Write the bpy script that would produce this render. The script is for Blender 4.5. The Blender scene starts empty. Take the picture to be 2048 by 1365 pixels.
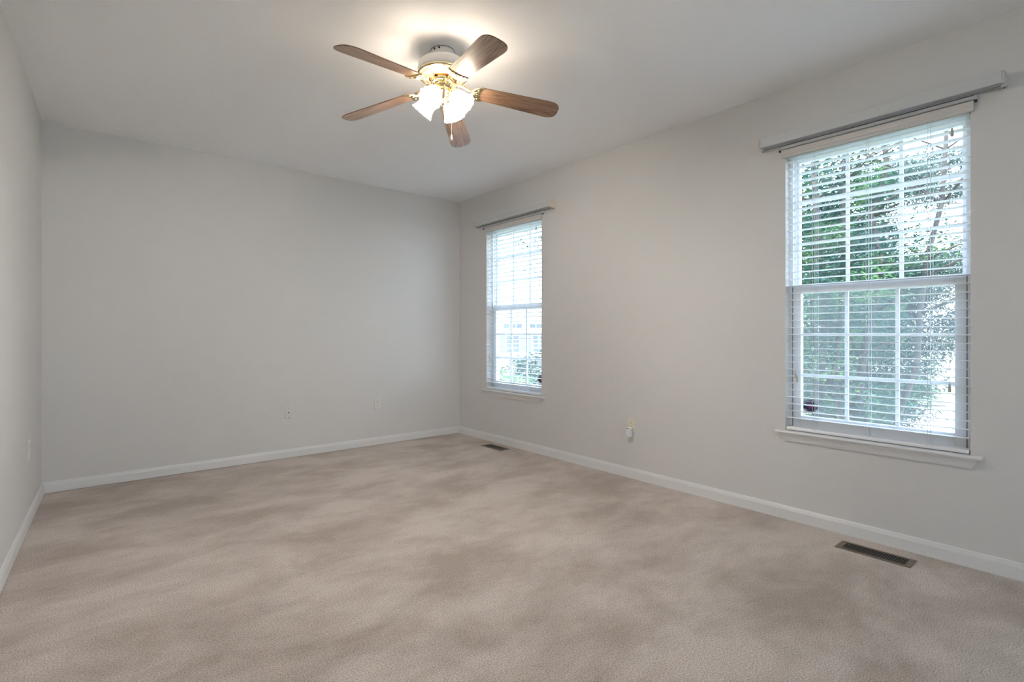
import bpy, bmesh, math, random
from mathutils import Vector, Matrix
random.seed(7)
PI = math.pi
R = math.radians
S = bpy.context.scene
COL = S.collection
H = 2.70            # ceiling height
CAMZ = 1.162
XR = 3.40           # inner face of the window wall
YB = 5.05           # inner face of the far wall
RW = (0.1, 1.6, 0.8, 2.2)   # opening added in the unseen rear wall to let in daylight
YREAR = -3.40       # inner face of the wall behind the camera

# ------------------------------------------------------------------ camera
cam_d = bpy.data.cameras.new('camera')
cam_d.sensor_width = 36.0
cam_d.lens = 1034.0 * 36.0 / 2048.0
cam_d.shift_y = (667.5 - 682.5) / 2048.0
cam_d.clip_start = 0.02
cam = bpy.data.objects.new('camera', cam_d)
COL.objects.link(cam)
cam.location = (0, 0, CAMZ)
cam.rotation_euler = (R(90), 0, R(-39.75))
S.camera = cam
# ------------------------------------------------------------------ view
S.view_settings.view_transform = 'Standard'
S.view_settings.look = 'None'
S.view_settings.gamma = 1.0
S.view_settings.use_curve_mapping = False
S.view_settings.exposure = 0.88
S.cycles.use_denoising = True
S.cycles.max_bounces = 14
S.cycles.diffuse_bounces = 8
S.cycles.transparent_max_bounces = 24
S.cycles.sample_clamp_indirect = 8.0
# ------------------------------------------------------------------ world and sun
W = bpy.data.worlds.new('sky')
S.world = W
W.use_nodes = True
wn = W.node_tree
wn.nodes.clear()
wo = wn.nodes.new('ShaderNodeOutputWorld')
wb = wn.nodes.new('ShaderNodeBackground')
tc = wn.nodes.new('ShaderNodeTexCoord')
sp = wn.nodes.new('ShaderNodeSeparateXYZ')
rp = wn.nodes.new('ShaderNodeValToRGB')
rp.color_ramp.elements[0].position = 0.0
rp.color_ramp.elements[0].color = (0.76, 0.89, 1.0, 1)
rp.color_ramp.elements[1].position = 0.8
rp.color_ramp.elements[1].color = (0.48, 0.68, 1.0, 1)
wn.links.new(tc.outputs['Generated'], sp.inputs[0])
wn.links.new(sp.outputs['Z'], rp.inputs[0])
wn.links.new(rp.outputs[0], wb.inputs[0])
wb.inputs[1].default_value = 5.0
wn.links.new(wb.outputs[0], wo.inputs[0])
sun_d = bpy.data.lights.new('sun', 'SUN')
sun_d.energy = 6.0
sun_d.angle = R(1.0)
sun_d.color = (1.0, 0.93, 0.82)
sun = bpy.data.objects.new('sun', sun_d)
COL.objects.link(sun)
sun.rotation_euler = (R(-22), R(-32), 0)
BULB_STRENGTH = 900.0
BULB_COLOR = (1.0, 0.945, 0.895)

# ------------------------------------------------------------------ materials
def mat(name, col=(0.8, 0.8, 0.8), rough=0.5, metal=0.0, spec=0.5, coat=0.0, bump=None, vary=None, emit=None):
    m = bpy.data.materials.new(name)
    m.use_nodes = True
    nt = m.node_tree
    b = nt.nodes['Principled BSDF']
    b.inputs['Base Color'].default_value = (*col, 1)
    b.inputs['Roughness'].default_value = rough
    b.inputs['Metallic'].default_value = metal
    b.inputs['Specular IOR Level'].default_value = spec
    b.inputs['Coat Weight'].default_value = coat
    co = nt.nodes.new('ShaderNodeTexCoord')
    if vary:      # (scale, second colour)
        n = nt.nodes.new('ShaderNodeTexNoise')
        n.inputs['Scale'].default_value = vary[0]
        n.inputs['Detail'].default_value = 4
        r = nt.nodes.new('ShaderNodeValToRGB')
        r.color_ramp.elements[0].position = 0.35
        r.color_ramp.elements[0].color = (*col, 1)
        r.color_ramp.elements[1].position = 0.65
        r.color_ramp.elements[1].color = (*vary[1], 1)
        nt.links.new(co.outputs['Object'], n.inputs['Vector'])
        nt.links.new(n.outputs['Fac'], r.inputs[0])
        nt.links.new(r.outputs[0], b.inputs['Base Color'])
    if bump:      # (scale, strength, distance)
        n2 = nt.nodes.new('ShaderNodeTexNoise')
        n2.inputs['Scale'].default_value = bump[0]
        n2.inputs['Detail'].default_value = 3
        bp = nt.nodes.new('ShaderNodeBump')
        bp.inputs['Strength'].default_value = bump[1]
        bp.inputs['Distance'].default_value = bump[2]
        nt.links.new(co.outputs['Object'], n2.inputs['Vector'])
        nt.links.new(n2.outputs['Fac'], bp.inputs['Height'])
        nt.links.new(bp.outputs['Normal'], b.inputs['Normal'])
    if emit:
        b.inputs['Emission Color'].default_value = (*emit[0], 1)
        b.inputs['Emission Strength'].default_value = emit[1]
    return m

M = {}
M['wall'] = mat('wall_paint', (0.68, 0.664, 0.646), 0.75, spec=0.25, bump=(150, 0.30, 0.003), vary=(1.3, (0.69, 0.674, 0.656)))
M['ceiling'] = mat('ceiling_paint', (0.90, 0.905, 0.91), 0.9, spec=0.1, bump=(160, 0.35, 0.003))
M['trim'] = mat('trim_gloss_paint', (0.75, 0.745, 0.735), 0.35, bump=(30, 0.03, 0.001))
M['vinyl'] = mat('window_vinyl', (0.84, 0.86, 0.88), 0.35, bump=(40, 0.02, 0.001))
M['slat'] = mat('blind_slat_white', (0.84, 0.85, 0.86), 0.4, bump=(60, 0.03, 0.001))
M['valance'] = mat('valance_cream', (0.66, 0.625, 0.60), 0.5, bump=(60, 0.03, 0.001))
M['metal_white'] = mat('track_painted_metal', (0.58, 0.59, 0.59), 0.4, bump=(60, 0.03, 0.001))
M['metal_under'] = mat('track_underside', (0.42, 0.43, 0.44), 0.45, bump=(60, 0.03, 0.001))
M['beige'] = mat('aged_beige_plastic', (0.72, 0.66, 0.55), 0.4, bump=(60, 0.03, 0.001))
M['cord'] = mat('cord', (0.80, 0.82, 0.84), 0.7, bump=(400, 0.2, 0.001))
M['tassel'] = mat('tassel_plastic', (0.52, 0.50, 0.46), 0.4, bump=(100, 0.05, 0.001))
M['black'] = mat('black_hole', (0.01, 0.01, 0.01), 0.6, bump=(80, 0.05, 0.001))
M['gap'] = mat('gap_shadow_and_screw', (0.10, 0.11, 0.12), 0.7, bump=(80, 0.05, 0.001))  # shadow colour for the sash gap, also small slots and screws
M['plate'] = mat('plate_white', (0.70, 0.685, 0.65), 0.35, bump=(60, 0.03, 0.001))
M['plate_ivory'] = mat('plate_ivory', (0.76, 0.70, 0.58), 0.35, bump=(60, 0.03, 0.001))
M['device'] = mat('device_plastic', (0.80, 0.81, 0.84), 0.25, bump=(60, 0.02, 0.001))
M['vent'] = mat('register_bronze', (0.20, 0.155, 0.115), 0.45, metal=0.4, bump=(90, 0.1, 0.001), vary=(20, (0.24, 0.19, 0.14)))
M['vent_fin'] = mat('register_fin', (0.26, 0.22, 0.18), 0.35, metal=0.6, bump=(90, 0.1, 0.001))
M['enamel'] = mat('fan_white_enamel', (0.78, 0.76, 0.74), 0.3, coat=0.3, bump=(20, 0.02, 0.001))
M['brass'] = mat('polished_brass', (0.90, 0.74, 0.45), 0.18, metal=1.0, bump=(90, 0.04, 0.001))
M['brass_pale'] = mat('brushed_pale_brass', (0.92, 0.84, 0.66), 0.45, metal=0.7, bump=(90, 0.04, 0.001))
M['slot'] = mat('slot_shadow', (0.16, 0.085, 0.03), 0.7, bump=(60, 0.05, 0.001))
M['brass_dark'] = mat('brass_in_slot', (0.26, 0.13, 0.04), 0.4, metal=0.7, bump=(60, 0.05, 0.001))
M['chain'] = mat('chain_metal', (0.85, 0.75, 0.6), 0.3, metal=0.6, bump=(400, 0.1, 0.001))
M['bell'] = mat('chain_bell', (0.85, 0.83, 0.80), 0.25, bump=(60, 0.02, 0.001))
M['bark'] = mat('bark', (0.085, 0.075, 0.068), 0.9, bump=(25, 0.8, 0.02), vary=(6, (0.055, 0.048, 0.045)))
M['lawn'] = mat('lawn', (0.15, 0.175, 0.105), 0.95, bump=(40, 0.5, 0.02), vary=(0.8, (0.20, 0.22, 0.13)))
M['patio'] = mat('patio_boards', (0.42, 0.36, 0.34), 0.8, bump=(20, 0.3, 0.01), vary=(3, (0.36, 0.30, 0.29)))
M['pavement'] = mat('path_concrete', (0.5, 0.5, 0.48), 0.9, bump=(20, 0.3, 0.01), vary=(2, (0.44, 0.44, 0.42)))
M['fence'] = mat('fence_white_paint', (0.8, 0.8, 0.8), 0.5, bump=(20, 0.1, 0.002))
M['siding'] = mat('siding_cream', (0.68, 0.66, 0.62), 0.7, bump=(12, 0.1, 0.005))
M['roof'] = mat('shingles', (0.40, 0.39, 0.40), 0.9, bump=(12, 0.5, 0.02), vary=(5, (0.33, 0.32, 0.32)))
M['houseglass'] = mat('house_window_glass', (0.12, 0.14, 0.17), 0.1, bump=(2, 0.02, 0.002))
M['shutter'] = mat('house_shutter', (0.25, 0.27, 0.30), 0.6, bump=(30, 0.1, 0.002))
M['wire'] = mat('wire', (0.08, 0.08, 0.08), 0.6, bump=(60, 0.05, 0.001))
M['navy'] = mat('sticker_navy', (0.010, 0.013, 0.045), 0.35, bump=(60, 0.02, 0.001))
M['sticker_white'] = mat('sticker_white', (0.75, 0.76, 0.8), 0.35, bump=(60, 0.02, 0.001))
M['sticker_red'] = mat('sticker_magenta', (0.35, 0.01, 0.08), 0.35, bump=(60, 0.02, 0.001))

def leaf_mat(name, c1, c2, trans=0.35):
    m = bpy.data.materials.new(name)
    m.use_nodes = True
    nt = m.node_tree
    nt.nodes.clear()
    out = nt.nodes.new('ShaderNodeOutputMaterial')
    co = nt.nodes.new('ShaderNodeTexCoord')
    n = nt.nodes.new('ShaderNodeTexNoise')
    n.inputs['Scale'].default_value = 2.2
    n.inputs['Detail'].default_value = 5
    r = nt.nodes.new('ShaderNodeValToRGB')
    r.color_ramp.elements[0].position = 0.50
    r.color_ramp.elements[0].color = (*c1, 1)
    r.color_ramp.elements[1].position = 0.62
    r.color_ramp.elements[1].color = (*c2, 1)
    d = nt.nodes.new('ShaderNodeBsdfPrincipled')
    d.inputs['Roughness'].default_value = 0.45
    d.inputs['Specular IOR Level'].default_value = 0.4
    t = nt.nodes.new('ShaderNodeBsdfTranslucent')
    mx = nt.nodes.new('ShaderNodeMixShader')
    mx.inputs[0].default_value = trans
    nt.links.new(co.outputs['Object'], n.inputs['Vector'])
    nt.links.new(n.outputs['Fac'], r.inputs[0])
    nt.links.new(r.outputs[0], d.inputs['Base Color'])
    nt.links.new(r.outputs[0], t.inputs['Color'])
    nt.links.new(d.outputs[0], mx.inputs[1])
    nt.links.new(t.outputs[0], mx.inputs[2])
    nt.links.new(mx.outputs[0], out.inputs[0])
    return m
M['leaf'] = leaf_mat('leaf_green', (0.030, 0.085, 0.068), (0.14, 0.27, 0.095))
M['leaf_grey'] = leaf_mat('leaf_grey_green', (0.09, 0.135, 0.12), (0.14, 0.20, 0.165))
M['leaf_light'] = leaf_mat('leaf_light', (0.10, 0.26, 0.12), (0.25, 0.42, 0.10))
M['leaf_dark'] = leaf_mat('leaf_dark', (0.03, 0.065, 0.05), (0.06, 0.11, 0.07))

# pane of glass: clear with a weak mirror reflection
def glass_mat():
    m = bpy.data.materials.new('window_glass')
    m.use_nodes = True
    nt = m.node_tree
    nt.nodes.clear()
    out = nt.nodes.new('ShaderNodeOutputMaterial')
    tr = nt.nodes.new('ShaderNodeBsdfTransparent')
    tr.inputs[0].default_value = (0.96, 0.97, 0.97, 1)
    gl = nt.nodes.new('ShaderNodeBsdfGlossy')
    gl.inputs['Roughness'].default_value = 0.02
    lw = nt.nodes.new('ShaderNodeLayerWeight')
    lw.inputs[0].default_value = 0.5
    pw = nt.nodes.new('ShaderNodeMath'); pw.operation = 'POWER'; pw.inputs[1].default_value = 5.0
    fr = nt.nodes.new('ShaderNodeMath'); fr.operation = 'MULTIPLY_ADD'; fr.inputs[1].default_value = 0.6; fr.inputs[2].default_value = 0.03
    nt.links.new(lw.outputs['Facing'], pw.inputs[0]); nt.links.new(pw.outputs[0], fr.inputs[0])
    mx = nt.nodes.new('ShaderNodeMixShader')
    nt.links.new(fr.outputs[0], mx.inputs[0])
    nt.links.new(tr.outputs[0], mx.inputs[1])
    nt.links.new(gl.outputs[0], mx.inputs[2])
    nt.links.new(mx.outputs[0], out.inputs[0])
    return m
M['glass'] = glass_mat()

def screen_mat():
    m = bpy.data.materials.new('insect_screen_mesh')
    m.use_nodes = True
    nt = m.node_tree
    nt.nodes.clear()
    out = nt.nodes.new('ShaderNodeOutputMaterial')
    tr = nt.nodes.new('ShaderNodeBsdfTransparent')
    df = nt.nodes.new('ShaderNodeBsdfTranslucent')
    df.inputs[0].default_value = (0.55, 0.58, 0.60, 1)
    mx = nt.nodes.new('ShaderNodeMixShader')
    mx.inputs[0].default_value = 0.06
    nt.links.new(tr.outputs[0], mx.inputs[1])
    nt.links.new(df.outputs[0], mx.inputs[2])
    nt.links.new(mx.outputs[0], out.inputs[0])
    return m
M['screen'] = screen_mat()

def shade_mat():
    m = bpy.data.materials.new('frosted_lit_glass')
    m.use_nodes = True
    nt = m.node_tree
    nt.nodes.clear()
    out = nt.nodes.new('ShaderNodeOutputMaterial')
    tr = nt.nodes.new('ShaderNodeBsdfTransparent')
    tr.inputs[0].default_value = (1, 0.95, 0.88, 1)
    tl = nt.nodes.new('ShaderNodeBsdfTranslucent')
    tl.inputs[0].default_value = (0.95, 0.92, 0.88, 1)
    mx = nt.nodes.new('ShaderNodeMixShader')
    mx.inputs[0].default_value = 0.86
    em = nt.nodes.new('ShaderNodeEmission')
    em.inputs[0].default_value = (1, 0.90, 0.74, 1)
    em.inputs[1].default_value = 2.5
    ad = nt.nodes.new('ShaderNodeAddShader')
    nt.links.new(tr.outputs[0], mx.inputs[1])
    nt.links.new(tl.outputs[0], mx.inputs[2])
    nt.links.new(mx.outputs[0], ad.inputs[0])
    nt.links.new(em.outputs[0], ad.inputs[1])
    nt.links.new(ad.outputs[0], out.inputs[0])
    return m
M['shade'] = shade_mat()
mb = bpy.data.materials.new('bulb_glow')
mb.use_nodes = True
mb.node_tree.nodes.clear()
_o = mb.node_tree.nodes.new('ShaderNodeOutputMaterial')
_e = mb.node_tree.nodes.new('ShaderNodeEmission')
_e.inputs[0].default_value = (*BULB_COLOR, 1)
_e.inputs[1].default_value = BULB_STRENGTH
mb.node_tree.links.new(_e.outputs[0], _o.inputs[0])
M['bulb'] = mb

def wood_mat():
    m = bpy.data.materials.new('blade_wood_veneer')
    m.use_nodes = True
    nt = m.node_tree
    b = nt.nodes['Principled BSDF']
    b.inputs['Roughness'].default_value = 0.28
    b.inputs['Coat Weight'].default_value = 0.4
    b.inputs['Coat Roughness'].default_value = 0.12
    co = nt.nodes.new('ShaderNodeTexCoord')
    mp = nt.nodes.new('ShaderNodeMapping')
    mp.inputs['Scale'].default_value = (0.7, 11.0, 11.0)
    n = nt.nodes.new('ShaderNodeTexNoise')
    n.inputs['Scale'].default_value = 2.2
    n.inputs['Detail'].default_value = 1.5
    n.inputs['Distortion'].default_value = 0.6
    mul = nt.nodes.new('ShaderNodeMath')
    mul.operation = 'MULTIPLY'
    mul.inputs[1].default_value = 9.0
    fr = nt.nodes.new('ShaderNodeMath')
    fr.operation = 'FRACT'
    r = nt.nodes.new('ShaderNodeValToRGB')
    e = r.color_ramp.elements
    e[0].position = 0.0
    e[0].color = (0.17, 0.085, 0.045, 1)
    e[1].position = 1.0
    e[1].color = (0.20, 0.105, 0.055, 1)
    x = e.new(0.25)
    x.color = (0.33, 0.19, 0.11, 1)
    x = e.new(0.7)
    x.color = (0.42, 0.26, 0.16, 1)
    n2 = nt.nodes.new('ShaderNodeTexNoise')
    mp2 = nt.nodes.new('ShaderNodeMapping')
    mp2.inputs['Scale'].default_value = (4, 170, 170)
    n2.inputs['Scale'].default_value = 1.0
    mix = nt.nodes.new('ShaderNodeMixRGB')
    mix.blend_type = 'MULTIPLY'
    mix.inputs[0].default_value = 0.55
    L = nt.links.new
    L(co.outputs['Object'], mp.inputs[0]); L(mp.outputs[0], n.inputs['Vector'])
    L(n.outputs['Fac'], mul.inputs[0]); L(mul.outputs[0], fr.inputs[0]); L(fr.outputs[0], r.inputs[0])
    L(co.outputs['Object'], mp2.inputs[0]); L(mp2.outputs[0], n2.inputs['Vector'])
    L(r.outputs[0], mix.inputs[1]); L(n2.outputs['Fac'], mix.inputs[2])
    L(mix.outputs[0], b.inputs['Base Color'])
    return m
M['wood'] = wood_mat()

def carpet_mat():
    m = bpy.data.materials.new('carpet_pile')
    m.use_nodes = True
    nt = m.node_tree
    L = nt.links.new
    b = nt.nodes['Principled BSDF']
    b.inputs['Roughness'].default_value = 0.95
    b.inputs['Specular IOR Level'].default_value = 0.05
    b.inputs['Sheen Weight'].default_value = 0.25
    co = nt.nodes.new('ShaderNodeTexCoord')
    mp = nt.nodes.new('ShaderNodeMapping')
    mp.inputs['Rotation'].default_value = (0, 0, R(25))
    mp.inputs['Scale'].default_value = (0.8, 1.25, 1)
    big = nt.nodes.new('ShaderNodeTexNoise')
    big.inputs['Scale'].default_value = 1.9
    big.inputs['Detail'].default_value = 5
    big.inputs['Roughness'].default_value = 0.66
    big.inputs['Distortion'].default_value = 0.25
    r = nt.nodes.new('ShaderNodeValToRGB')
    r.color_ramp.elements[0].position = 0.36
    r.color_ramp.elements[0].color = (0.52, 0.436, 0.372, 1)
    r.color_ramp.elements[1].position = 0.60
    r.color_ramp.elements[1].color = (0.77, 0.676, 0.61, 1)
    fine = nt.nodes.new('ShaderNodeTexNoise')
    fine.inputs['Scale'].default_value = 190
    fine.inputs['Detail'].default_value = 3
    r2 = nt.nodes.new('ShaderNodeValToRGB')
    r2.color_ramp.elements[0].position = 0.34
    r2.color_ramp.elements[0].color = (0.52, 0.49, 0.46, 1)
    r2.color_ramp.elements[1].position = 0.62
    r2.color_ramp.elements[1].color = (1.0, 1.0, 1.0, 1)
    mix = nt.nodes.new('ShaderNodeMixRGB')
    mix.blend_type = 'MULTIPLY'
    mix.inputs[0].default_value = 1.0
    bp = nt.nodes.new('ShaderNodeBump')
    bp.inputs['Strength'].default_value = 0.6
    bp.inputs['Distance'].default_value = 0.006
    L(co.outputs['Object'], mp.inputs[0]); L(mp.outputs[0], big.inputs['Vector'])
    L(big.outputs['Fac'], r.inputs[0])
    L(co.outputs['Object'], fine.inputs['Vector']); L(fine.outputs['Fac'], r2.inputs[0])
    L(r.outputs[0], mix.inputs[1]); L(r2.outputs[0], mix.inputs[2])
    L(mix.outputs[0], b.inputs['Base Color'])
    L(fine.outputs['Fac'], bp.inputs['Height']); L(bp.outputs['Normal'], b.inputs['Normal'])
    return m
M['carpet'] = carpet_mat()

# ------------------------------------------------------------------ mesh helpers
class MB:
    """Collects shapes; build() links them as one mesh object."""
    def __init__(s):
        s.v = []; s.f = []; s.smooth = []
    def add(s, vs, fs, smooth=False, mtx=None):
        o = len(s.v)
        for p in vs:
            p = Vector(p)
            s.v.append(mtx @ p if mtx else p)
        for f in fs:
            s.f.append([i + o for i in f]); s.smooth.append(smooth)
    def box(s, x0, x1, y0, y1, z0, z1, mtx=None):
        vs = [(x, y, z) for x in (x0, x1) for y in (y0, y1) for z in (z0, z1)]
        fs = [(0, 1, 3, 2), (4, 6, 7, 5), (0, 4, 5, 1), (2, 3, 7, 6), (0, 2, 6, 4), (1, 5, 7, 3)]
        s.add(vs, fs, False, mtx)
    def lathe(s, prof, n=48, mtx=None, flute=None, smooth=True):
        """prof: list of (r, z). flute(angle, t) -> radius factor"""
        vs = []; fs = []
        for k, (r, z) in enumerate(prof):
            for i in range(n):
                a = 2 * PI * i / n
                ff = flute(a, k / (len(prof) - 1)) if flute else 1
                vs.append((r * ff * math.cos(a), r * ff * math.sin(a), z))
        for k in range(len(prof) - 1):
            for i in range(n):
                j = (i + 1) % n
                fs.append((k * n + i, k * n + j, (k + 1) * n + j, (k + 1) * n + i))
        s.add(vs, fs, smooth, mtx)
    def tube(s, pts, rad, n=10, mtx=None, cap=True):
        pts = [Vector(p) for p in pts]
        rr = rad if isinstance(rad, (list, tuple)) else [rad] * len(pts)
        vs = []; fs = []
        up = Vector((0, 0, 1))
        prev = None
        for k, p in enumerate(pts):
            d = (pts[min(k + 1, len(pts) - 1)] - pts[max(k - 1, 0)]).normalized()
            if prev is None:
                a = d.cross(up)
                if a.length < 0.05:
                    a = d.cross(Vector((1, 0, 0)))
            else:
                a = prev - d * prev.dot(d)
            a.normalize(); prev = a
            b = d.cross(a)
            for i in range(n):
                t = 2 * PI * i / n
                vs.append(p + (a * math.cos(t) + b * math.sin(t)) * rr[k])
        for k in range(len(pts) - 1):
            for i in range(n):
                j = (i + 1) % n
                fs.append((k * n + i, k * n + j, (k + 1) * n + j, (k + 1) * n + i))
        if cap:
            fs.append(tuple(range(n))[::-1])
            fs.append(tuple((len(pts) - 1) * n + i for i in range(n)))
        s.add(vs, fs, True, mtx)
    def prism(s, outline, z0, z1, mtx=None, smooth=False):
        """outline: 2-D points (x, y), extruded along z"""
        n = len(outline)
        vs = [(x, y, z0) for x, y in outline] + [(x, y, z1) for x, y in outline]
        fs = [tuple(range(n))[::-1], tuple(range(n, 2 * n))]
        fs += [(i, (i + 1) % n, n + (i + 1) % n, n + i) for i in range(n)]
        s.add(vs, fs, smooth, mtx)
    def sweep_y(s, prof, y0, y1, ends=None):
        """prof: closed list of (x, z) swept along y; ends=(dy per point) insets the ends"""
        n = len(prof)
        ends = ends or [0] * n
        vs = [(x, y0 + e, z) for (x, z), e in zip(prof, ends)] + [(x, y1 - e, z) for (x, z), e in zip(prof, ends)]
        fs = [tuple(range(n)), tuple(range(n, 2 * n))[::-1]]
        fs += [((i + 1) % n, i, n + i, n + (i + 1) % n) for i in range(n)]
        s.add(vs, fs, False)
    def build(s, name, material, parent=None, bevel=0, loc=None, seg=2):
        me = bpy.data.meshes.new(name)
        me.from_pydata([tuple(v) for v in s.v], [], s.f)
        me.polygons.foreach_set('use_smooth', s.smooth)
        me.update()
        b = bmesh.new(); b.from_mesh(me)
        bmesh.ops.recalc_face_normals(b, faces=b.faces)
        b.to_mesh(me); b.free()
        me.materials.append(material)
        o = bpy.data.objects.new(name, me)
        COL.objects.link(o)
        if parent:
            o.parent = parent
        if loc:
            o.location = loc
        if bevel:
            md = o.modifiers.new('bevel', 'BEVEL')
            md.width = bevel; md.segments = seg; md.limit_method = 'ANGLE'; md.angle_limit = R(40)
            md.harden_normals = False
        return o

def tag(o, label, cat, group=None, kind=None):
    o['label'] = label; o['category'] = cat
    if group: o['group'] = group
    if kind: o['kind'] = kind
    return o
def empty(name, loc, rz=0):
    o = bpy.data.objects.new(name, None)
    o.empty_display_size = 0.05
    COL.objects.link(o)
    o.location = loc; o.rotation_euler = (0, 0, rz)
    return o
def structure(o, label=None, cat=None):
    o['kind'] = 'structure'
    if label: o['label'] = label
    if cat: o['category'] = cat
    return o
def copy_tree(o, parent=None):
    c = o.copy(); COL.objects.link(c)
    if parent: c.parent = parent
    for ch in list(o.children):
        copy_tree(ch, c)
    return c

# ------------------------------------------------------------------ room shell
SK = math.tan(R(2.2))                       # the left wall runs 2 degrees off square
def xl(y): return -0.223 - (YB - y) * SK
WY = [(0.519, 1.400), (3.643, 4.526)]       # window openings along y
WZ = (0.545, 2.31)

b = MB(); b.prism([(-1.2, YREAR - 0.2), (XR + 0.02, YREAR - 0.2), (XR + 0.02, YB + 0.02), (-1.2, YB + 0.02)], -0.06, 0.0)
structure(b.build('floor', M['carpet']), 'beige cut pile carpet with vacuum marks covering the whole floor', 'carpet')
b = MB(); b.box(-1.2, XR + 0.2, YREAR - 0.2, YB + 0.2, H, H + 0.12)
structure(b.build('ceiling', M['ceiling']), 'flat grey white ceiling carrying the fan', 'ceiling')
b = MB(); b.box(-1.0, XR + 0.2, YB, YB + 0.12, -0.06, H)
structure(b.build('wall_back', M['wall']), 'plain off white far wall with two wall plates', 'wall')
b = MB(); b.prism([(xl(YB + 0.1), YB + 0.1), (xl(YREAR - 0.2), YREAR - 0.2), (xl(YREAR - 0.2) - 0.12, YREAR - 0.2), (xl(YB + 0.1) - 0.12, YB + 0.1)], -0.06, H)
structure(b.build('wall_left', M['wall']), 'plain off white wall at the left edge of the picture', 'wall')
b = MB()
xa, xb = XR, XR + 0.19
b.box(xa, xb, YREAR - 0.2, WY[0][0], -0.06, H)
b.box(xa, xb, WY[0][1], WY[1][0], -0.06, H)
b.box(xa, xb, WY[1][1], YB + 0.12, -0.06, H)
for y0, y1 in WY:
    b.box(xa, xb, y0, y1, -0.06, WZ[0]); b.box(xa, xb, y0, y1, WZ[1], H)
structure(b.build('wall_right', M['wall']), 'off white wall with the two double hung windows', 'wall')
b = MB()
b.box(-1.2, RW[0], YREAR - 0.12, YREAR, -0.06, H); b.box(RW[1], XR + 0.2, YREAR - 0.12, YREAR, -0.06, H)
b.box(RW[0], RW[1], YREAR - 0.12, YREAR, -0.06, RW[2]); b.box(RW[0], RW[1], YREAR - 0.12, YREAR, RW[3], H)
structure(b.build('wall_front', M['wall']), 'off white wall far behind the viewer with a wide opening added to let in daylight', 'wall')

# baseboards: flat board with a stepped, rounded cap and a thin shoe line
BP = [(0, 0.003), (0.014, 0.003), (0.014, 0.058), (0.0125, 0.062), (0.012, 0.066), (0.0095, 0.070), (0.0085, 0.075), (0.005, 0.080), (0, 0.081)]
b = MB(); b.sweep_y([(XR - x, z) for x, z in BP], YREAR, YB)
b.box(XR - 0.017, XR - 0.014, YREAR, YB, 0.0, 0.012)
structure(b.build('baseboard_right', M['trim']))
b = MB(); b.sweep_y(BP, 0, 1)
for v in b.v:
    v.x, v.y = -0.24 + v.y * 3.64, YB - v.x
structure(b.build('baseboard_back', M['trim']))
b = MB(); b.sweep_y(BP, 0, 1)
o = b.build('baseboard_left', M['trim']); structure(o)
for v in o.data.vertices:
    yy = YREAR + v.co.y * (YB - YREAR)
    v.co.x = xl(yy) + v.co.x; v.co.y = yy

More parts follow.
